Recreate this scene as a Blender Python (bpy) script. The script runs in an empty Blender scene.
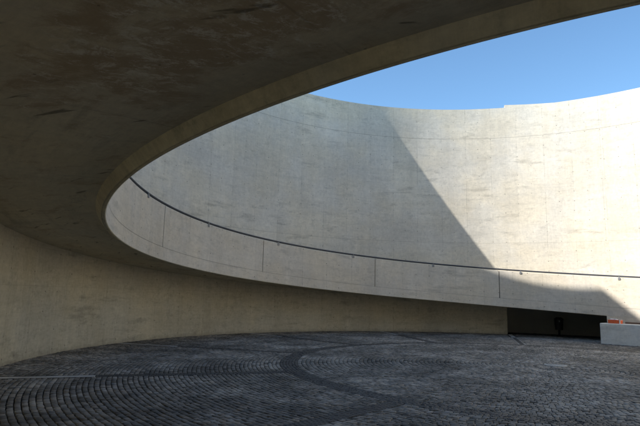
import bpy, bmesh, math, random
import numpy as np
from mathutils import Vector, Matrix
S = bpy.context.scene
R_ = math.radians
# ---------------------------------------------------------------- camera
F, PITCH, ROLL = 524.2025, R_(8.9678), R_(1.3018)
cam = bpy.data.cameras.new('camera'); co = bpy.data.objects.new('camera', cam); S.collection.objects.link(co)
cam.sensor_width = 36; cam.lens = F / 640 * 36; cam.clip_end = 3000; cam.clip_start = .05
fw = Vector((0, math.cos(PITCH), math.sin(PITCH))); up = Vector((0, -math.sin(PITCH), math.cos(PITCH))); rt = Vector((1, 0, 0))
r2 = rt * math.cos(ROLL) + up * math.sin(ROLL); u2 = -rt * math.sin(ROLL) + up * math.cos(ROLL)
M = Matrix((r2, u2, -fw)).transposed().to_4x4(); M.translation = Vector((0, 0, 1.6)); co.matrix_world = M
S.camera = co
# ---------------------------------------------------------------- sky and sun
SUN_AZ, SUN_EL = R_(193), math.atan(.74)          # azimuth measured from +x, anticlockwise
w = bpy.data.worlds.new('World'); S.world = w; w.use_nodes = True
nt = w.node_tree; bg = nt.nodes['Background']; sky = nt.nodes.new('ShaderNodeTexSky')
sky.sky_type = 'NISHITA'; sky.sun_disc = False; sky.sun_elevation = SUN_EL; sky.sun_rotation = math.pi / 2 - SUN_AZ
sky.air_density = .75; sky.dust_density = .0; sky.ozone_density = 2.6
tint = nt.nodes.new('ShaderNodeMix'); tint.data_type = 'RGBA'; tint.blend_type = 'MULTIPLY'; tint.inputs[0].default_value = 1
tint.inputs[7].default_value = (.80, .935, .90, 1)
nt.links.new(sky.outputs[0], tint.inputs[6]); nt.links.new(tint.outputs[2], bg.inputs[0]); bg.inputs[1].default_value = .15
sl = bpy.data.lights.new('sun', 'SUN'); so = bpy.data.objects.new('sun', sl); S.collection.objects.link(so)
sl.energy = 4.1; sl.angle = R_(.55); sl.color = (1, .975, .93)
sd = Vector((math.cos(SUN_AZ) * math.cos(SUN_EL), math.sin(SUN_AZ) * math.cos(SUN_EL), math.sin(SUN_EL)))
so.rotation_euler = sd.to_track_quat('Z', 'Y').to_euler(); so.location = sd * 60
S.view_settings.view_transform = 'Standard'; S.view_settings.look = 'None'; S.view_settings.gamma = 1
S.view_settings.exposure = 1.0
S.render.engine = 'CYCLES'
S.cycles.max_bounces = 12; S.cycles.diffuse_bounces = 8
random.seed(5); rng = np.random.default_rng(5)
# ---------------------------------------------------------------- dimensions (metres)
CX, CY = 5.72889, 13.29645           # centre of the round court
RO, RI = 12.444, 10.3735             # outer wall, inner edge of the ramp
TW = .4                              # thickness of the outer wall
ZT = 11.178                          # top of the outer wall
BEAM, HJ, HP = .40, .3675, 1.577     # edge beam width, its height, height of the whole parapet
def zb(t): return 1.40919 + .68477 * (t - 1.5) + .04283 * (t - 1.5) ** 2
def P(r, t, z): return (CX + r * math.cos(t), CY + r * math.sin(t), z)
T0, T1 = R_(-75), R_(318)            # the ramp's lower and upper end
TE = R_(54.3)                        # below this angle the ramp stands on a solid wall
ENT = (R_(223.5), R_(266))             # entrance opening
REC = (R_(54.3), R_(74.8))           # recess behind the ramp
# ---------------------------------------------------------------- node helpers
class N:
    def __init__(s, name):
        s.m = bpy.data.materials.new(name); s.m.use_nodes = True; s.t = s.m.node_tree
        s.b = s.t.nodes['Principled BSDF']
    def n(s, ty, **kw):
        o = s.t.nodes.new(ty)
        for k, v in kw.items(): setattr(o, k, v)
        return o
    def put(s, sock, v):
        if isinstance(v, bpy.types.NodeSocket): s.t.links.new(v, sock)
        elif v is not None: sock.default_value = v
    def m_(s, op, a, b=None, c=None, clamp=False):
        o = s.n('ShaderNodeMath', operation=op, use_clamp=clamp)
        s.put(o.inputs[0], a); s.put(o.inputs[1], b); s.put(o.inputs[2], c)
        return o.outputs[0]
    def mix(s, f, a, b, mode='MIX'):
        o = s.n('ShaderNodeMix', data_type='RGBA', blend_type=mode)
        s.put(o.inputs[0], f); s.put(o.inputs[6], a); s.put(o.inputs[7], b)
        return o.outputs[2]
    def ramp(s, f, lo, hi, a=0., b=1.):
        o = s.n('ShaderNodeMapRange', interpolation_type='SMOOTHSTEP'); s.put(o.inputs[0], f)
        o.inputs[1].default_value = lo; o.inputs[2].default_value = hi
        o.inputs[3].default_value = a; o.inputs[4].default_value = b
        return o.outputs[0]
    def vec(s, x, y, z=0.):
        o = s.n('ShaderNodeCombineXYZ'); s.put(o.inputs[0], x); s.put(o.inputs[1], y); s.put(o.inputs[2], z); return o.outputs[0]
    def noise(s, v, sc, det=4., rough=.55, dist=0.):
        o = s.n('ShaderNodeTexNoise'); s.put(o.inputs['Vector'], v); o.inputs['Scale'].default_value = sc
        o.inputs['Detail'].default_value = det; o.inputs['Roughness'].default_value = rough
        o.inputs['Distortion'].default_value = dist
        return o.outputs['Fac']
    def white(s, v):
        o = s.n('ShaderNodeTexWhiteNoise', noise_dimensions='3D'); s.put(o.inputs[0], v); return o.outputs['Value'], o.outputs['Color']
    def uv(s):
        o = s.n('ShaderNodeUVMap'); x = s.n('ShaderNodeSeparateXYZ'); s.t.links.new(o.outputs[0], x.inputs[0])
        return x.outputs[0], x.outputs[1]
    def fin(s, col, rough, h=None, strength=.4, dist=.01):
        s.put(s.b.inputs['Base Color'], col); s.put(s.b.inputs['Roughness'], rough)
        if h is not None:
            b = s.n('ShaderNodeBump'); b.inputs['Strength'].default_value = strength; b.inputs['Distance'].default_value = dist
            s.put(b.inputs['Height'], h); s.t.links.new(b.outputs[0], s.b.inputs['Normal'])
        return s.m
def G(v, k=1.): return (v[0] * k, v[1] * k, v[2] * k, 1)

def concrete(name, base, ties=True, joints=(), panel=1.22, contrast=1., soffit=False, seamw=.006, u0=0., ph=.14, warm=.5, splash=False):
    n = N(name); u, v = n.uv(); uv = n.vec(u, v)
    big = n.noise(uv, .33, 3); mid = n.noise(uv, 1.5, 5, .6); fine = n.mix(.5, n.noise(n.vec(n.m_('MULTIPLY', u, 13.), n.m_('MULTIPLY', v, 5.)), 1., 7, .75), n.noise(n.vec(n.m_('MULTIPLY', u, 5.), n.m_('MULTIPLY', v, 16.), 9.), 1., 7, .75))
    fs_ = n.n('ShaderNodeSeparateColor'); n.t.links.new(fine, fs_.inputs[0]); fine = fs_.outputs[0]
    longs = n.noise(n.vec(n.m_('MULTIPLY', u, .55), n.m_('MULTIPLY', v, 2.6), 5.), 1., 7, .68, .2)
    streak = n.noise(n.vec(n.m_('MULTIPLY', u, 3.2), n.m_('MULTIPLY', v, .28)), 1., 5, .65)
    hstr = n.noise(n.vec(n.m_('MULTIPLY', u, .5), n.m_('MULTIPLY', v, 6.)), 1., 4, .6)
    smear = n.noise(n.vec(n.m_('MULTIPLY', u, 3.), n.m_('MULTIPLY', v, 4.4), 4.), 1., 8, .78, .15)
    # panel tones
    pu = n.m_('DIVIDE', n.m_('ADD', u, u0), panel); pv = n.m_('DIVIDE', v, 2.64)
    pn, pc = n.white(n.vec(n.m_('FLOOR', pu), n.m_('FLOOR', pv), 3.))
    val = n.m_('ADD', 1., n.m_('MULTIPLY', n.m_('SUBTRACT', big, .5), .34 * contrast))
    val = n.m_('ADD', val, n.m_('MULTIPLY', n.m_('SUBTRACT', mid, .5), .26 * contrast))
    val = n.m_('ADD', val, n.m_('MULTIPLY', n.m_('SUBTRACT', streak, .5), .18 * contrast))
    val = n.m_('ADD', val, n.m_('MULTIPLY', n.m_('SUBTRACT', hstr, .5), .13 * contrast))
    val = n.m_('ADD', val, n.m_('MULTIPLY', n.m_('SUBTRACT', fine, .5), .62 * contrast))
    val = n.m_('ADD', val, n.m_('MULTIPLY', n.m_('SUBTRACT', pn, .5), .07))
    val = n.m_('SUBTRACT', val, n.m_('MULTIPLY', n.m_('MULTIPLY', n.ramp(smear, .42, .72), n.ramp(mid, .36, .66)), .20 * contrast))
    val = n.m_('SUBTRACT', val, n.m_('MULTIPLY', n.m_('MULTIPLY', n.ramp(longs, .52, .66), n.ramp(big, .40, .60)), .17 * contrast))
    hgt = n.m_('MULTIPLY', fine, .3)
    # vertical formwork seams, faint and broken
    fu = n.m_('ABSOLUTE', n.m_('SUBTRACT', n.m_('FRACT', n.m_('ADD', pu, .5)), .5))
    sv = n.ramp(n.m_('MULTIPLY', fu, panel), seamw, seamw * 2.4, 1., 0.)
    sv = n.m_('MULTIPLY', sv, n.ramp(n.noise(uv, .8, 2), .38, .62))
    dark = n.m_('MULTIPLY', sv, .22)
    for j, (jz, jw, js) in enumerate(joints):
        wob = n.m_('MULTIPLY', n.m_('SUBTRACT', n.noise(n.vec(u, float(j)), 1.2, 2), .5), .012)
        dj = n.m_('ABSOLUTE', n.m_('SUBTRACT', n.m_('ADD', v, wob), jz))
        l = n.m_('MULTIPLY', n.ramp(dj, jw * .5, jw, 1., 0.), js)
        dark = n.m_('MAXIMUM', dark, l)
    # small blow holes
    vo = n.n('ShaderNodeTexVoronoi'); n.put(vo.inputs['Vector'], uv); vo.inputs['Scale'].default_value = 5.5
    bh = n.ramp(vo.outputs['Distance'], .05, .1, 1., 0.)
    bn, _ = n.white(vo.outputs['Position']); bh = n.m_('MULTIPLY', bh, n.m_('MULTIPLY', n.ramp(bn, .62, .9), .5))
    dark = n.m_('MAXIMUM', dark, bh)
    if ties:
        cu = n.m_('DIVIDE', n.m_('ADD', u, u0 + .305), .61); cv = n.m_('DIVIDE', n.m_('SUBTRACT', v, ph - .235), .47)
        wn, wc = n.white(n.vec(n.m_('FLOOR', cu), n.m_('FLOOR', cv), 1.))
        sep = n.n('ShaderNodeSeparateColor'); n.t.links.new(wc, sep.inputs[0])
        du = n.m_('MULTIPLY', n.m_('SUBTRACT', n.m_('FRACT', cu), n.m_('ADD', .46, n.m_('MULTIPLY', sep.outputs[0], .08))), .61)
        dv = n.m_('MULTIPLY', n.m_('SUBTRACT', n.m_('FRACT', cv), n.m_('ADD', .46, n.m_('MULTIPLY', sep.outputs[1], .08))), .47)
        dd = n.m_('SQRT', n.m_('ADD', n.m_('MULTIPLY', du, du), n.m_('MULTIPLY', dv, dv)))
        tie = n.m_('MULTIPLY', n.ramp(dd, .013, .024, 1., 0.), n.m_('MULTIPLY', n.m_('POWER', sep.outputs[2], 1.1), .8))
        dark = n.m_('MAXIMUM', dark, tie)
        hgt = n.m_('SUBTRACT', hgt, n.m_('MULTIPLY', tie, 1.))
    hue = n.noise(uv, .55, 4, .6)
    c = n.mix(n.ramp(hue, .35, .65), G(base), G((base[0] * (1 + .09 * warm), base[1] * (1 + .02 * warm), base[2] * (1 - .12 * warm))))
    c = n.mix(1., c, n.vec(val, val, val), 'MULTIPLY')
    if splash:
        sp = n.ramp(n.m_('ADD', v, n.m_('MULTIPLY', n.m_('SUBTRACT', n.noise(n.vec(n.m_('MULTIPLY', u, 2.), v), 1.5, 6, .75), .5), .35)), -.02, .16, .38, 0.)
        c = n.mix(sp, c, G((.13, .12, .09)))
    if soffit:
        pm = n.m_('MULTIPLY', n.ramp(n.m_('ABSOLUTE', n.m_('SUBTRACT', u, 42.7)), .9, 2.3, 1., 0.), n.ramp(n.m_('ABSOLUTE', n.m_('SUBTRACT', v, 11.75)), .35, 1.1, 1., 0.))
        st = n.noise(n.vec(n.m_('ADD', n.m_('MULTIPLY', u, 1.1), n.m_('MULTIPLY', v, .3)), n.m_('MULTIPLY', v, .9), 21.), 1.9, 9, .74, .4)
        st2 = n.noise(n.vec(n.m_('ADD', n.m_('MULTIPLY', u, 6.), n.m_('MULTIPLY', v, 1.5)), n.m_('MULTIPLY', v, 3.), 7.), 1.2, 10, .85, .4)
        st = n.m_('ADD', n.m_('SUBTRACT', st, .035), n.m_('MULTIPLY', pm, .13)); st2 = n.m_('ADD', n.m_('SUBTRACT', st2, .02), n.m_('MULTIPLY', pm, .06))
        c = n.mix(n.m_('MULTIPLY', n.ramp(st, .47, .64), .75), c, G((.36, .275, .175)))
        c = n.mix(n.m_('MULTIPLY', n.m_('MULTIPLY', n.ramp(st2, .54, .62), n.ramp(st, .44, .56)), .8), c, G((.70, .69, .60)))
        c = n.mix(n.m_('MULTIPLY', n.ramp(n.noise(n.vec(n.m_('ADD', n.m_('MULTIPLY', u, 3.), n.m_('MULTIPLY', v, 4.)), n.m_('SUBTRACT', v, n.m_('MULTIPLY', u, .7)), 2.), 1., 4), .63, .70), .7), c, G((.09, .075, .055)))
    c = n.mix(dark, c, G((base[0] * .12, base[1] * .11, base[2] * .1)))
    hgt = n.m_('SUBTRACT', hgt, n.m_('MULTIPLY', dark, .6))
    return n.fin(c, n.m_('ADD', .72, n.m_('MULTIPLY', mid, .2)), hgt, .5, .012)

def plain(name, col, rough=.5, metal=0., var=.15, sc=8.):
    n = N(name); tc = n.n('ShaderNodeTexCoord'); f = n.noise(tc.outputs['Object'], sc, 5, .6)
    k = n.m_('ADD', 1 - var, n.m_('MULTIPLY', f, 2 * var)); n.b.inputs['Metallic'].default_value = metal
    return n.fin(n.mix(1., G(col), n.vec(k, k, k), 'MULTIPLY'), n.m_('ADD', rough - .08, n.m_('MULTIPLY', f, .16)), f, .15, .005)

def stone(name, base, rough, spread, dirt):
    n = N(name); g = n.n('ShaderNodeNewGeometry'); tc = n.n('ShaderNodeTexCoord')
    rnd = g.outputs['Random Per Island']; fine = n.noise(tc.outputs['Object'], 60, 4, .7); mid = n.noise(tc.outputs['Object'], 1.1, 5, .65)
    big = n.noise(tc.outputs['Object'], .28, 3, .6)
    v = n.m_('ADD', 1 - spread, n.m_('MULTIPLY', rnd, 2 * spread))
    v = n.m_('MULTIPLY', v, n.m_('ADD', .7, n.m_('MULTIPLY', fine, .6)))
    v = n.m_('MULTIPLY', v, n.ramp(mid, .3, .7, 1 - dirt, 1 + dirt)); v = n.m_('MULTIPLY', v, n.ramp(big, .35, .65, 1 - dirt, 1 + dirt * .7))
    w2, wc = n.white(n.vec(rnd, rnd, 2.)); tint = n.mix(w2, G((1.04, 1., .96)), G((.95, 1., 1.08)))
    c = n.mix(1., n.mix(1., G(base), tint, 'MULTIPLY'), n.vec(v, v, v), 'MULTIPLY')
    r = n.m_('ADD', rough - .12, n.m_('ADD', n.m_('MULTIPLY', rnd, .12), n.m_('MULTIPLY', mid, .12)))
    return n.fin(c, r, fine, .5, .006)

M_WALL = concrete('outer_wall_concrete', (.615, .565, .475), joints=((9.608, .012, .5), (4.32, .010, .3), (6.96, .006, .12), (1.68, .006, .2)), u0=.31, contrast=1.45)
M_LOW = concrete('lower_wall_concrete', (.475, .44, .345), joints=((1.68, .006, .2), (2.6, .006, .12)), u0=.31, contrast=1.8, splash=True)  # warmer, darker concrete colour for the wall below the ramp line
M_PAR = concrete('parapet_concrete', (.605, .545, .455), joints=((.373, .010, .45),), u0=0., contrast=1.35)
M_BEAM = concrete('beam_concrete', (.60, .54, .45), joints=(), u0=0., contrast=1.35)
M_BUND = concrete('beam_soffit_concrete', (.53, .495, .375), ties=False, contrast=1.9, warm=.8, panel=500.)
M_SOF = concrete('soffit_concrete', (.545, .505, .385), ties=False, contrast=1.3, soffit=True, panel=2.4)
M_DECK = concrete('deck_concrete', (.33, .32, .3), ties=False)
M_BLOCK = concrete('block_concrete', (.72, .67, .59), ties=False, contrast=1.2, panel=50.)
M_RECESS = plain('dark_painted_metal', (.30, .29, .26), .7, .0, .2, 2.)
M_SETT = stone('granite_setts', (.185, .167, .142), .68, .5, .38)
M_SETTD = stone('dark_setts', (.044, .041, .038), .55, .22, .2)
M_MORT = plain('joint_mortar', (.010, .0095, .009), .95, 0., .3, 20.)
M_BAND = stone('dark_stone_band', (.042, .039, .037), .6, .2, .25)
M_PALE = stone('pale_stone_strip', (.42, .40, .36), .65, .15, .2)
M_PALE2 = stone('worn_pale_stone', (.24, .225, .2), .7, .35, .25)
M_STEEL = plain('galvanised_steel', (.22, .22, .22), .5, .3, .12)
M_RAIL = plain('dark_rail_paint', (.045, .047, .055), .5, .2, .1)
M_DARKST = plain('dark_steel', (.05, .05, .055), .5, .6, .15)
M_BLACK = plain('black_plastic', (.018, .018, .018), .5)
M_ORANGE = plain('orange_plastic', (.72, .13, .035), .45, 0., .12)
M_WHITE = plain('white_plastic', (.78, .78, .76), .45, 0., .06)
M_WOOD = plain('weathered_wood', (.16, .095, .06), .7, 0., .3, 12.)
M_EARTH = plain('terrain_gravel', (.22, .21, .18), .9, 0., .3, .5)
M_STUCCO = plain('pale_render', (.62, .6, .55), .8, 0., .06, .6)
M_TILE = plain('roof_tile', (.28, .12, .07), .75, 0., .25, 3.)
M_GLASS = plain('window_glass', (.03, .035, .04), .08)
# ---------------------------------------------------------------- object helpers
def link(name, me, mat=None, parent=None):
    o = bpy.data.objects.new(name, me); S.collection.objects.link(o)
    if mat is not None and me is not None:
        for mm in (mat if isinstance(mat, (list, tuple)) else [mat]): me.materials.append(mm)
    if parent is not None: o.parent = parent; o.matrix_parent_inverse = parent.matrix_world.inverted()
    return o
def tag(o, label=None, cat=None, group=None, kind=None):
    for k, v in (('label', label), ('category', cat), ('group', group), ('kind', kind)):
        if v: o[k] = v
    return o
def thing(name, loc, label, cat, group=None, rz=0):
    o = bpy.data.objects.new(name, None); S.collection.objects.link(o); o.location = loc; o.rotation_euler = (0, 0, rz)
    o.empty_display_size = .2; bpy.context.view_layer.update()
    return tag(o, label, cat, group)
class MB:
    split = None; low = 0
    def __init__(s): s.v = []; s.f = []; s.uv = []; s.mi = []
    def quad(s, pts, uvs=None, mi=0):
        b = len(s.v); s.v += [tuple(p) for p in pts]; s.f.append(tuple(range(b, b + len(pts))))
        s.uv += list(uvs) if uvs else [(0, 0)] * len(pts); s.mi.append(mi)
    def build(s, name, mat, parent=None, merge=True, smooth=False):
        me = bpy.data.meshes.new(name); me.from_pydata(s.v, [], s.f)
        ul = me.uv_layers.new(name='UVMap'); ul.data.foreach_set('uv', np.array(s.uv, dtype=np.float32).ravel())
        me.polygons.foreach_set('material_index', s.mi)
        if merge:
            bm = bmesh.new(); bm.from_mesh(me); bmesh.ops.remove_doubles(bm, verts=bm.verts, dist=1e-4)
            bm.to_mesh(me); bm.free()
        if smooth: me.polygons.foreach_set('use_smooth', [True] * len(me.polygons))
        me.update(); return link(name, me, mat, parent)
    def shell(s, ra, rb, ta, tb, zlo, zhi, mats=(0, 0, 0, 0, 0), step=R_(.5), v0=None):
        """closed curved solid; zlo / zhi are functions (t, r). mats: inner, outer, bottom, top, ends"""
        k = max(1, int(math.ceil((tb - ta) / step))); ts = [ta + (tb - ta) * i / k for i in range(k + 1)]
        f = lambda fn, t, r: fn(t, r) if callable(fn) else fn
        vo = v0 or (lambda t: 0.)
        for a, b in zip(ts[:-1], ts[1:]):
            la, lb, ha, hb = f(zlo, a, ra), f(zlo, b, ra), f(zhi, a, ra), f(zhi, b, ra)
            s.quad([P(ra, b, lb), P(ra, a, la), P(ra, a, ha), P(ra, b, hb)],
                   [(RO * b if ra > 11 else ra * b, lb - vo(b)), (RO * a if ra > 11 else ra * a, la - vo(a)), (RO * a if ra > 11 else ra * a, ha - vo(a)), (RO * b if ra > 11 else ra * b, hb - vo(b))], mats[0])
            la2, lb2, ha2, hb2 = f(zlo, a, rb), f(zlo, b, rb), f(zhi, a, rb), f(zhi, b, rb)
            s.quad([P(rb, a, la2), P(rb, b, lb2), P(rb, b, hb2), P(rb, a, ha2)], [(rb * a, la2), (rb * b, lb2), (rb * b, hb2), (rb * a, ha2)], mats[1])
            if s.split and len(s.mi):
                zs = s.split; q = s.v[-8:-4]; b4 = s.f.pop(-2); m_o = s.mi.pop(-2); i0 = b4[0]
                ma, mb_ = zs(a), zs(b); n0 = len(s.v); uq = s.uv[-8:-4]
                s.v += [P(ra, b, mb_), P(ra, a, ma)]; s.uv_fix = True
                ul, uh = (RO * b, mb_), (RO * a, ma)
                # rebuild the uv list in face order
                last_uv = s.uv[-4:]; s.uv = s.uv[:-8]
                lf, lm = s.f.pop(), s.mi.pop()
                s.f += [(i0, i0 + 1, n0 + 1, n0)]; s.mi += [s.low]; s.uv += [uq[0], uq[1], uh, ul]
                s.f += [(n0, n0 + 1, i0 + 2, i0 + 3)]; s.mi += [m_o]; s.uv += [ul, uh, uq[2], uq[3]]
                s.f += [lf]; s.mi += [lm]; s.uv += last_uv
            uvb = [(RI * a, ra), (RI * b, ra), (RI * b, rb), (RI * a, rb)]
            s.quad([P(ra, a, la), P(ra, b, lb), P(rb, b, lb2), P(rb, a, la2)], uvb, mats[2])
            s.quad([P(rb, a, ha2), P(rb, b, hb2), P(ra, b, hb), P(ra, a, ha)], [uvb[3], uvb[2], uvb[1], uvb[0]], mats[3])
        for t, fl in ((ta, 0), (tb, 1)):
            q = [P(ra, t, f(zlo, t, ra)), P(rb, t, f(zlo, t, rb)), P(rb, t, f(zhi, t, rb)), P(ra, t, f(zhi, t, ra))]
            uq = [(ra, q[0][2]), (rb, q[1][2]), (rb, q[2][2]), (ra, q[3][2])]
            if fl: q.reverse(); uq.reverse()
            s.quad(q, uq, mats[4])
        return s
def bmobj(name, bm, mat, parent=None, smooth=False):
    me = bpy.data.meshes.new(name); bm.to_mesh(me); bm.free()
    uvl = me.uv_layers.new(name='UVMap')
    for poly in me.polygons:      # box-projected uv in metres
        n = poly.normal; ax = max(range(3), key=lambda i: abs(n[i]))
        for li in poly.loop_indices:
            c = me.vertices[me.loops[li].vertex_index].co
            uvl.data[li].uv = (c[(ax + 1) % 3], c[(ax + 2) % 3]) if ax == 2 else ((c[1 - ax]), c[2])
        poly.use_smooth = smooth
    o = bpy.data.objects.new(name, me); S.collection.objects.link(o)
    for mm in (mat if isinstance(mat, (list, tuple)) else [mat]): me.materials.append(mm)
    if parent is not None: o.parent = parent
    return o
def bbox(bm, c, s, bev=0., seg=2, rot=None):
    r = bmesh.ops.create_cube(bm, size=1.); vs = r['verts']
    bmesh.ops.scale(bm, vec=s, verts=vs)
    if bev:
        es = list({e for v in vs for e in v.link_edges})
        rr = bmesh.ops.bevel(bm, geom=es, offset=bev, segments=seg, affect='EDGES', profile=.5); vs = list({v for f in rr['faces'] for v in f.verts} | {v for v in vs if v.is_valid})
    if rot is not None: bmesh.ops.rotate(bm, verts=vs, cent=(0, 0, 0), matrix=rot)
    bmesh.ops.translate(bm, vec=c, verts=vs); return bm
def bcyl(bm, c, r1, r2, h, n=20):
    r = bmesh.ops.create_cone(bm, cap_ends=True, segments=n, radius1=r1, radius2=r2, depth=h)
    bmesh.ops.translate(bm, vec=c, verts=r['verts']); return bm
def tube(pts, r, name, mat, parent=None, n=10):
    mb = MB(); rings = []; L = 0
    for i, p in enumerate(pts):
        a = Vector(pts[max(i - 1, 0)]); b = Vector(pts[min(i + 1, len(pts) - 1)]); d = (b - a).normalized()
        s = d.cross(Vector((0, 0, 1))).normalized(); q = s.cross(d)
        rings.append([Vector(p) + s * r * math.cos(2 * math.pi * k / n) + q * r * math.sin(2 * math.pi * k / n) for k in range(n)])
    for i in range(len(rings) - 1):
        for k in range(n): mb.quad([rings[i][k], rings[i][(k + 1) % n], rings[i + 1][(k + 1) % n], rings[i + 1][k]])
    mb.quad(rings[0][::-1]); mb.quad(rings[-1])
    return mb.build(name, mat, parent, smooth=True)
# ================================================================ TERRAIN (upper ground level round the court)
ZG = 10.2
mb = MB(); ks = [R_(a) for a in range(0, 361, 3)]
for a, b in zip(ks[:-1], ks[1:]):
    rr = [RO + TW - .1, 20, 34, 60, 150, 600, 2200]
    for i in range(len(rr) - 1):
        if R_(219) <= a and b <= R_(273) and i < 2: continue
        z1 = ZG + (0 if i < 3 else (i - 2) * .3); z2 = ZG + (0 if i + 1 < 3 else (i - 1) * .3)
        mb.quad([P(rr[i], a, z1), P(rr[i + 1], a, z2), P(rr[i + 1], b, z2), P(rr[i], b, z1)])
tag(mb.build('terrain', M_EARTH), kind='structure')
# court floor bed, reaching under everything
mb = MB(); n = 120
for a, b in zip(np.linspace(0, 2 * math.pi, n + 1)[:-1], np.linspace(0, 2 * math.pi, n + 1)[1:]):
    mb.quad([P(0, a, -.022), P(17, a, -.022), P(17, b, -.022)]); mb.quad([P(17, a, -.022), P(60, a, -.022), P(60, b, -.022), P(17, b, -.022)])
tag(mb.build('ground', M_MORT), kind='structure')
# ================================================================ PAVING
def setts(rows, name, mat, gap=.013, length=.16, arcs=None, hz=.0028):
    V = []; F_ = []; base = 0
    for (ra, rb, lo, hi) in rows:
        rm = (ra + rb) / 2; span = hi - lo; k = max(1, int(round(span * rm / length)))
        w = rng.uniform(.7, 1.35, k); e = np.concatenate([[0], np.cumsum(w)]) / w.sum() * span + lo
        g = gap * .36 / rm
        a0 = e[:-1] + g * rng.uniform(.7, 1.5, k); a1 = e[1:] - g * rng.uniform(.7, 1.5, k)
        r0 = ra + gap / 2 + rng.uniform(-.004, .005, k); r1 = rb - gap / 2 + rng.uniform(-.005, .004, k)
        z = rng.normal(0, hz, k).clip(-.009, .009); tx = rng.normal(0, .0022, k); ty = rng.normal(0, .0022, k)
        ins = .0075
        vs = np.zeros((k, 12, 3))
        for li, (dz, di) in enumerate(((0., ins), (-.006, 0.), (-.03, 0.))):
            for ci, (ia, ir) in enumerate(((0, 0), (1, 0), (1, 1), (0, 1))):
                a = (a0 if ia == 0 else a1) + (di / rm if ia == 0 else -di / rm); r = (r0 if ir == 0 else r1) + (di if ir == 0 else -di)
                vs[:, li * 4 + ci, 0] = CX + r * np.cos(a); vs[:, li * 4 + ci, 1] = CY + r * np.sin(a)
                vs[:, li * 4 + ci, 2] = z + dz + (tx * (1 if ia else -1) + ty * (1 if ir else -1)) * (1 if li < 2 else 0)
        V.append(vs.reshape(-1, 3))
        q = [(0, 3, 2, 1)] + [(j, (j + 1) % 4, 4 + (j + 1) % 4, 4 + j) for j in range(4)] + [(4 + j, 4 + (j + 1) % 4, 8 + (j + 1) % 4, 8 + j) for j in range(4)]
        q = np.array(q); off = (np.arange(k) * 12)[:, None, None] + base
        F_.append((q[None] + off).reshape(-1, 4)); base += k * 12
    V = np.concatenate(V).astype(np.float32); F_ = np.concatenate(F_).astype(np.int32)
    me = bpy.data.meshes.new(name); me.vertices.add(len(V)); me.vertices.foreach_set('co', V.ravel())
    me.loops.add(F_.size); me.loops.foreach_set('vertex_index', F_.ravel()); me.polygons.add(len(F_))
    me.polygons.foreach_set('loop_start', np.arange(0, F_.size, 4, dtype=np.int32)); me.polygons.foreach_set('loop_total', np.full(len(F_), 4, dtype=np.int32))
    me.update(); me.validate(); return tag(link(name, me, mat), kind='structure')
STRIPS = [74.3, 102.6, 133.2, 163.5, 196.6, 227.3, 257.5, 287, 316.5, 346, 15.5, 45]
SW = .15                                        # half width of a radial strip
def sectors(rm):
    ss = sorted(STRIPS); h = (SW + .01) / rm
    for i, s in enumerate(ss):
        e = ss[(i + 1) % len(ss)] + (360 if i == len(ss) - 1 else 0); yield R_(s) + h, R_(e) - h
RB0, RB1 = 6.2, 6.62
nr = 60; rows = [(.08 + i * (RB0 - .08) / nr, .08 + (i + 1) * (RB0 - .08) / nr, 0, 2 * math.pi) for i in range(nr)]
o = setts(rows, 'paving', M_SETT, .0125, .09)
rows = []; r = RB1
while r + .092 < RO + .005:
    rows += [(r, r + .092, a, b) for a, b in sectors(r + .05)]; r += .0925
o = setts(rows, 'paving', M_SETT, .0135, .10)
rows = [(RB0 + i * (RB1 - RB0) / 6, RB0 + (i + 1) * (RB1 - RB0) / 6, 0, 2 * math.pi) for i in range(6)]
setts(rows, 'paving_band', M_SETTD, .005, .068, hz=.0012)
# entrance and recess floors
rows = []
r = RO + .01
while r < 26: rows.append((r, r + .14, R_(218) if r > RO + TW + .2 else R_(223.8), R_(274) if r > RO + TW + .2 else R_(265.7))); r += .14
setts(rows, 'paving', M_SETT, .016, .17)
setts([(RO + .01 + i * .145, RO + .155 + i * .145, REC[0] + .01, REC[1] - .01) for i in range(11)], 'paving', M_SETTD, .016, .17)
# radial strips: dark slabs between the band and the ramp edge, pale ones beneath the ramp
def slabs(s, r0, r1, hw, ln, name, mat, dz=0.):
    mb = MB(); a = R_(s); d = Vector((math.cos(a), math.sin(a), 0)); q = Vector((-d.y, d.x, 0)); r = r0
    C = Vector((CX, CY, 0))
    while r < r1 - .05:
        e = min(r + ln * random.uniform(.85, 1.15), r1); z = random.uniform(-.002, .002) + dz; b = .006
        lo = [C + d * (r + .003) - q * hw, C + d * (e - .003) - q * hw, C + d * (e - .003) + q * hw, C + d * (r + .003) + q * hw]
        tp = [C + d * (r + b) - q * (hw - b), C + d * (e - b) - q * (hw - b), C + d * (e - b) + q * (hw - b), C + d * (r + b) + q * (hw - b)]
        base = len(mb.v); mb.v += [tuple(p + Vector((0, 0, z))) for p in tp] + [tuple(p + Vector((0, 0, z - .006))) for p in lo] + [tuple(p + Vector((0, 0, -.03))) for p in lo]
        fs = [(0, 1, 2, 3)] + [(4 + j, 4 + (j + 1) % 4, (j + 1) % 4, j) for j in range(4)] + [(8 + j, 8 + (j + 1) % 4, 4 + (j + 1) % 4, 4 + j) for j in range(4)]
        for f_ in fs: mb.f.append(tuple(base + i for i in f_)); mb.uv += [(0, 0)] * 4; mb.mi.append(0)
        r = e
    return tag(mb.build(name, mat, merge=False), kind='structure')
BV2 = []; BF2 = []
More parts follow.
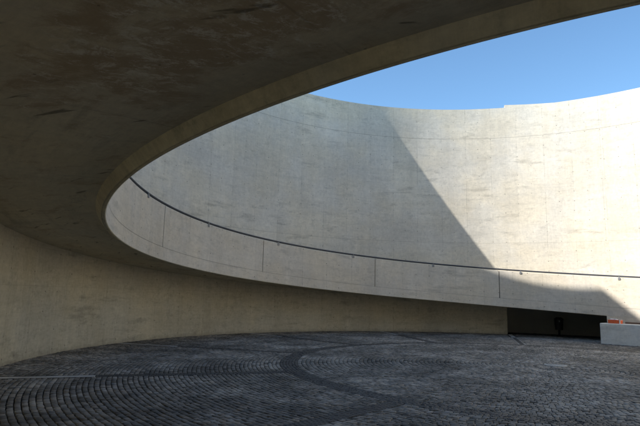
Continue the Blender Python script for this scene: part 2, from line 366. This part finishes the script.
def slabs2(s, kx):
    # four courses of small dark setts running outwards along the strip
    a = R_(s); d = Vector((math.cos(a), math.sin(a), 0)); q = Vector((-d.y, d.x, 0)); w_ = SW * 2 / 4
    slabs_at(Vector((CX, CY, 0)) + q * (-SW + w_ * (kx + .5)), d, q, RB1 + .005, 10.36, w_ / 2 - .003, min(.075, 9), M_PALE2 if (s == 74.3 and kx in (0, 3)) else M_BAND)
def slabs_at(C, d, q, r, r1, hw, ln, mat):
    BV, BF = (BV2, BF2) if mat is M_PALE2 else (BV1, BF1)
    while r < r1 - .03:
        e = min(r + ln * random.uniform(.85, 1.15), r1); z = random.uniform(-.0025, .0025); b = .005
        for (ex, zz) in ((b, z), (0, z - .005), (0, -.03)):
            for (rr_, qq) in ((r + .003 + ex, -hw + ex), (e - .003 - ex, -hw + ex), (e - .003 - ex, hw - ex), (r + .003 + ex, hw - ex)):
                BV.append(tuple(C + d * rr_ + q * qq + Vector((0, 0, zz))))
        k0 = len(BV) - 12
        BF += [tuple(k0 + i for i in f_) for f_ in [(0, 1, 2, 3)] + [(4 + j, 4 + (j + 1) % 4, (j + 1) % 4, j) for j in range(4)] + [(8 + j, 8 + (j + 1) % 4, 4 + (j + 1) % 4, 4 + j) for j in range(4)]]
        r = e
BV1 = []; BF1 = []
for s in STRIPS:
    for kx in range(4): slabs2(s, kx)
    slabs(s, 10.36, RO - .02, .085, .9, 'paving_strip', M_PALE)
    for sg in (-1, 1):
        dr = (SW - .03) / 11.4
        slabs(s + sg * math.degrees(.12 / 11.4), 10.36, RO - .02, .03, .5, 'paving_strip', M_BAND, -.004)
me = bpy.data.meshes.new('paving_strip'); me.from_pydata(BV1, [], BF1); tag(link('paving_strip', me, M_BAND), kind='structure')
me = bpy.data.meshes.new('paving_strip'); me.from_pydata(BV2, [], BF2); tag(link('paving_strip', me, M_PALE2), kind='structure')
# drain cover in the middle of the court
dc = thing('drain_cover', (CX + .28, CY + .3, 0), 'small pale round drain cover set in the middle of the cobbles', 'drain cover')
bm = bmesh.new(); bcyl(bm, (0, 0, -.002), .27, .27, .03, 40); bmobj('frame', bm, M_PALE, dc)
bm = bmesh.new(); bcyl(bm, (0, 0, .001), .25, .25, .028, 40)
for i in range(-4, 5): bbox(bm, (i * .048, 0, .016), (.02, 2 * math.sqrt(.225 ** 2 - (i * .048) ** 2), .008))
bmobj('grate', bm, M_PALE, dc)
# ================================================================ OUTER WALL
wall = thing('concrete_wall', P(RO, R_(120), 0), 'tall curved concrete wall enclosing the round court, sunlit on its right', 'wall')
mb = MB(); ms = (0, 0, 0, 0, 0); r1 = RO + TW
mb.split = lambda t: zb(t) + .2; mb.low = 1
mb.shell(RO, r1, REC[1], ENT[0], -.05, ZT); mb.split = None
mb.shell(RO, r1, ENT[0], ENT[1], lambda t, r: zb(t) + .2, ZT)
mb.shell(RO, r1, ENT[1], 2 * math.pi + REC[0], -.05, ZT)
mb.shell(RO, r1, REC[0], REC[1], lambda t, r: zb(t) + .2, ZT)
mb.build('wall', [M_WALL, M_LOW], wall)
mb = MB(); mb.shell(RO + .003, r1 - .05, R_(63.5), R_(73.9), ZT - .05, lambda t, r: ZT + .135 * (math.degrees(t) - 63.5) / 10.4 + .004)
mb.build('coping', M_WALL, wall)
# recess behind the ramp foot: dark back wall with a sliding gate look
mb = MB(); mb.shell(14.1, 14.3, R_(66.2), REC[1] + .02, -.05, lambda t, r: zb(t) + .2); mb.build('recess_back', M_RECESS, wall)
mb = MB(); mb.shell(14.08, 14.3, REC[0] - .02, R_(66.2), -.05, lambda t, r: zb(t) + .2); mb.build('gate_panel', M_RECESS, wall)
mb = MB(); mb.shell(r1 - .01, 14.1, REC[1], REC[1] + .02, -.05, lambda t, r: zb(t) + .2); mb.shell(r1 - .01, 14.1, REC[0] - .02, REC[0], -.05, lambda t, r: zb(t) + .2)
mb.build('recess_side', M_WALL, wall)
# ================================================================ RAMP
ramp = thing('concrete_ramp', P(RI, R_(54), 0), 'curved concrete ramp circling the court with a solid parapet, one turn sweeping overhead', 'ramp')
mb = MB(); SO = .05
lo = lambda t, r: zb(t) + .14 - .1 * (r - RI - .18) / (RO - RI - .18); hi = lambda t, r: zb(t) + HJ - .02
for a, b, rr in ((T0, REC[0] - .02, RO + .05), (REC[0] - .02, REC[1] + .02, 14.2), (REC[1] + .02, ENT[0] - .02, RO + .05), (ENT[0] - .02, ENT[1] + .02, 17.), (ENT[1] + .02, T1, RO + .05)):
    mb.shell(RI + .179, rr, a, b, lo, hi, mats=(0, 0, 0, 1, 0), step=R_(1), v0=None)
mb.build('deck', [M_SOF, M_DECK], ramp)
# edge beam, with a small chamfer and drip lip on the court side
mb = MB(); k = int((T1 - T0) / R_(.5)); ts = [T0 + (T1 - T0) * i / k for i in range(k + 1)]
prof = [(RI + .004, HJ, 0), (RI - .003, HJ - .006, 0), (RI - .003, .012, 0), (RI + .012, .0, 1), (RI + .045, .0, 1), (RI + .052, .012, 1), (RI + .066, .012, 1), (RI + .073, 0., 1), (RI + .08, .004, 1), (RI + .18, .14, 1), (RI + .25, .15, 1), (RI + .25, HJ - .03, 0), (RI + .004, HJ, 0)]
for a, b in zip(ts[:-1], ts[1:]):
    for (ra, za_, m0), (rb_, zb_, m1) in zip(prof[:-1], prof[1:]):
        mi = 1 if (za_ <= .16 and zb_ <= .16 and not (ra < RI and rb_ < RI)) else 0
        L = (lambda t, r_, z_: (RI * t, z_ if mi == 0 else r_))
        mb.quad([P(ra, b, zb(b) + za_), P(ra, a, zb(a) + za_), P(rb_, a, zb(a) + zb_), P(rb_, b, zb(b) + zb_)][::-1],
                [L(b, ra, za_), L(a, ra, za_), L(a, rb_, zb_), L(b, rb_, zb_)][::-1], mi)
for t, rev in ((T0, 0), (T1, 1)):
    q = [P(r_, t, zb(t) + z_) for r_, z_, _ in prof[:-1]]
    mb.quad(q[::-1] if rev else q, [(r_, z_) for r_, z_, _ in prof[:-1]])
o = mb.build('edge_beam', [M_BEAM, M_BUND], ramp)
# parapet panels between open expansion joints
S0, SD = 2.97302, -.54163
js = sorted(S0 + SD * i for i in range(-6, 9)); js = [T0] + [j for j in js if T0 + .1 < j < T1 - .1] + [T1]
for a, b in zip(js[:-1], js[1:]):
    g = .014 / RI; mb = MB()
    ta, tb = (a + g if a > T0 else a), (b - g if b < T1 else b)
    kk = max(1, int((tb - ta) / R_(.5))); tt = [ta + (tb - ta) * i / kk for i in range(kk + 1)]
    pr = [(RI, HJ), (RI, HP - .012), (RI + .012, HP), (RI + .238, HP), (RI + .25, HP - .012), (RI + .25, HJ - .03)]
    for t1, t2 in zip(tt[:-1], tt[1:]):
        for (ra, z1), (rb_, z2) in zip(pr[:-1], pr[1:]):
            top = ra != rb_ and abs(z1 - z2) < .02
            mb.quad([P(ra, t1, zb(t1) + z1), P(ra, t2, zb(t2) + z1), P(rb_, t2, zb(t2) + z2), P(rb_, t1, zb(t1) + z2)][::-1],
                    [(RI * t1, z1 + (ra - RI if top else 0)), (RI * t2, z1 + (ra - RI if top else 0)), (RI * t2, z2 + (rb_ - RI if top else 0)), (RI * t1, z2 + (rb_ - RI if top else 0))][::-1])
    for t, rev in ((ta, 0), (tb, 1)):
        q = [P(r_, t, zb(t) + z_) for r_, z_ in pr]; mb.quad(q[::-1] if rev else q)
    mb.build('parapet', M_PAR, ramp)
# dark filler set back in each joint
for j in js[1:-1]:
    mb = MB(); mb.shell(RI + .06, RI + .2, j - .013 / RI, j + .013 / RI, lambda t, r: zb(t) + HJ, lambda t, r: zb(t) + HP - .03)
    mb.build('joint_seal', M_BLACK, ramp)
# solid wall under the low end of the ramp
mb = MB(); mb.shell(RI, RI + .3, T0, TE, -.05, lambda t, r: max(zb(t) + .01, .0)); mb.build('foot_wall', M_BEAM, ramp)
mb = MB(); mb.shell(RI + .3, RO, TE - .03, TE, -.05, lambda t, r: zb(t) + SO + .01); mb.build('end_wall', M_BEAM, ramp)
# handrail
pts = [P(RI + .05, T0 + (T1 - T0) * i / 500, zb(T0 + (T1 - T0) * i / 500) + HP + .065) for i in range(501)]
rail = tube(pts, .034, 'handrail', M_RAIL, ramp)
bm = bmesh.new(); bbox(bm, (-.014, 0, -.01), (.02, .085, .09), .004, 1); bbox(bm, (.0, 0, .05), (.03, .035, .07), .0)
bk = bmobj('bracket', bm, M_STEEL, rail); bme = bk.data
B0, BD = 3.08628, -.36498
for i in range(-6, 13):
    t = B0 + BD * i
    if not T0 + .05 < t < T1 - .05: continue
    o = bk if i == -6 and False else bpy.data.objects.new('bracket', bme)
    if o is not bk: S.collection.objects.link(o); o.parent = rail
    o.location = P(RI, t, zb(t) + HP - .03); o.rotation_euler = (0, 0, t)
bpy.data.objects.remove(bk)
# ================================================================ ENTRANCE PASSAGE (behind the camera)
ax = Vector((math.cos(R_(246.5)), math.sin(R_(246.5)), 0)); sx = Vector((-ax.y, ax.x, 0)); C = Vector((CX, CY, 0))
for ang, lab in ((223.5, 'board marked retaining wall on the left of the entrance passage'), (266, 'board marked retaining wall on the right of the entrance passage')):
    sgn = -1 if ang < 246 else 1; off = abs((RO + TW) * math.sin(R_(ang - 246.5))); st = (RO + TW) * math.cos(R_(ang - 246.5))
    mb = MB(); a = C + ax * (st - .25) + sx * sgn * off; b = C + ax * 33.8 + sx * sgn * off; a2 = a + sx * sgn * .35; b2 = b + sx * sgn * .35
    H = ZG + .02
    for p, q in ((a, b), (b, b2), (b2, a2), (a2, a)):
        l = (q - p).length; mb.quad([(p.x, p.y, -.05), (q.x, q.y, -.05), (q.x, q.y, H), (p.x, p.y, H)], [(0, 0), (l, 0), (l, H), (0, H)])
    mb.quad([(p.x, p.y, H) for p in (a, b, b2, a2)])
    tag(mb.build('retaining_wall', M_WALL), lab, 'wall')
    # terrain flap between the passage wall and the polar cut
# ================================================================ LOW CONCRETE BLOCK, BOX, PLANK, BIN
bl0 = Vector((11.09, 21.0, 0)); dl = (Vector((12.055, 19.99, 0)) - bl0).normalized(); nl = Vector((-dl.y, dl.x, 0)); rz = math.atan2(dl.y, dl.x)
if nl.y < 0: nl = -nl
BW, BL, BH = .62, 3.2, .785
bc = bl0 + dl * BL / 2 + nl * BW / 2
blk = thing('concrete_block', bc, 'long low concrete block standing on the cobbles at the right edge', 'concrete block', rz=rz)
bm = bmesh.new(); bbox(bm, (0, 0, BH / 2 - .02), (BL, BW, BH + .04), .03, 3)
bmobj('block', bm, M_BLOCK, blk)
bx = thing('orange_box', bl0 + dl * .47 + nl * .33 + Vector((0, 0, BH)), 'flat orange plastic box with white band, on top of the concrete block', 'box', rz=rz)
bm = bmesh.new(); bbox(bm, (0, 0, .055), (.46, .26, .11), .012, 2); bbox(bm, (0, 0, .125), (.48, .28, .025), .006, 1); bbox(bm, (-.05, -.135, .06), (.12, .02, .04), .003, 1); bmobj('body', bm, M_ORANGE, bx)
bm = bmesh.new(); bbox(bm, (.2, 0, .07), (.035, .288, .142), .004, 1); bmobj('band', bm, M_WHITE, bx)
bm = bmesh.new()
for c_, s_, a_ in (((-.12, .0, .158), (.11, .15, .05), .3), ((-.02, .02, .155), (.12, .12, .04), -.4), ((.06, -.03, .15), (.08, .1, .03), .9)):
    bbox(bm, c_, s_, .012, 2, Matrix.Rotation(a_, 3, 'Z'))
cl = thing('white_packet', bl0 + dl * .47 + nl * .33 + Vector((0, 0, BH)), 'crumpled white packets lying on the orange box', 'packet', rz=rz)
bmobj('packet', bm, M_WHITE, cl)
pk = thing('wooden_plank', bl0 + dl * 1.92 + nl * .50 + Vector((0, 0, BH)), 'brown plank lying along the back of the concrete block beside the orange box', 'plank', rz=rz)
bm = bmesh.new(); bbox(bm, (0, 0, .035), (2.3, .05, .07), .004, 1); bmobj('board', bm, M_WOOD, pk)
bn = thing('litter_bin', P(13.45, R_(64.6), 0), 'dark litter bin on a post in the black recess beneath the ramp', 'bin', rz=R_(64.6))
bm = bmesh.new(); bcyl(bm, (0, 0, .12), .05, .05, .28, 16); bcyl(bm, (0, 0, .0), .15, .13, .03, 24); bmobj('post', bm, M_DARKST, bn, True)
bm = bmesh.new(); bcyl(bm, (0, 0, .5), .17, .2, .5, 28); bcyl(bm, (0, 0, .755), .21, .21, .03, 28); bmobj('bucket', bm, M_BLACK, bn)
bm = bmesh.new(); bcyl(bm, (0, 0, .8), .2, .12, .07, 28); bmobj('lid', bm, M_BLACK, bn)
bm = bmesh.new(); bbox(bm, (-.195, -.03, .66), (.01, .05, .08), .002, 1); bmobj('sticker', bm, M_STEEL, bn)
# ================================================================ NEIGHBOURING HOUSE (outside the court; its gable shades the ramp)
s2 = Vector((math.cos(SUN_AZ), math.sin(SUN_AZ), 0)); n2 = Vector((-math.sin(SUN_AZ), math.cos(SUN_AZ), 0))
TB = 16.
def HPt(nn, t, z): q = C + s2 * t + n2 * nn; return (q.x, q.y, z)
AP = (-6.95, 19.72); LE = (-13.2, AP[1] - 6.25 * .74); RE = (2.6, AP[1] - 9.55 * .53)
house = thing('gabled_house', HPt(-5, TB, ZG), 'pale rendered gabled house standing outside the court', 'house')
mb = MB(); D = 14.; e = .25; AW = AP[1] - e; LW = LE[1] - e; RW = RE[1] - e
for t in (TB + .3, TB + D):
    mb.quad([HPt(LE[0] + .3, t, ZG - .1), HPt(RE[0] - .3, t, ZG - .1), HPt(RE[0] - .3, t, RW), HPt(AP[0], t, AW), HPt(LE[0] + .3, t, LW)])
for nn, z in ((LE[0] + .3, LW), (RE[0] - .3, RW)):
    mb.quad([HPt(nn, TB + .3, ZG - .1), HPt(nn, TB + D, ZG - .1), HPt(nn, TB + D, z), HPt(nn, TB + .3, z)])
mb.build('wall', M_STUCCO, house)
for E_, nm in ((LE, 'roof'), (RE, 'roof')):
    mb = MB(); a, b = (E_[0], E_[1]), AP
    for dz in (0, -.22): mb.quad([HPt(a[0], TB, a[1] + dz), HPt(b[0], TB, b[1] + dz), HPt(b[0], TB + D + .3, b[1] + dz), HPt(a[0], TB + D + .3, a[1] + dz)])
    for t in (TB, TB + D + .3): mb.quad([HPt(a[0], t, a[1]), HPt(b[0], t, b[1]), HPt(b[0], t, b[1] - .22), HPt(a[0], t, a[1] - .22)])
    mb.quad([HPt(a[0], TB, a[1]), HPt(a[0], TB + D + .3, a[1]), HPt(a[0], TB + D + .3, a[1] - .22), HPt(a[0], TB, a[1] - .22)])
    mb.build(nm, M_TILE, house)
for i in range(3):
    for j in range(2):
        c = Vector(HPt(-9.5 + i * 4, TB + .28, ZG + 1.6 + j * 2.9)); bm = bmesh.new()
        bbox(bm, (0, 0, 0), (.06, 1.2, 1.4), .0); wf = bmobj('window', bm, M_WHITE, house)
        wf.location = c - house.location; wf.rotation_euler = (0, 0, SUN_AZ)
        bm = bmesh.new(); bbox(bm, (-.035, 0, 0), (.02, 1.05, 1.25)); pn = bmobj('pane', bm, M_GLASS, wf)
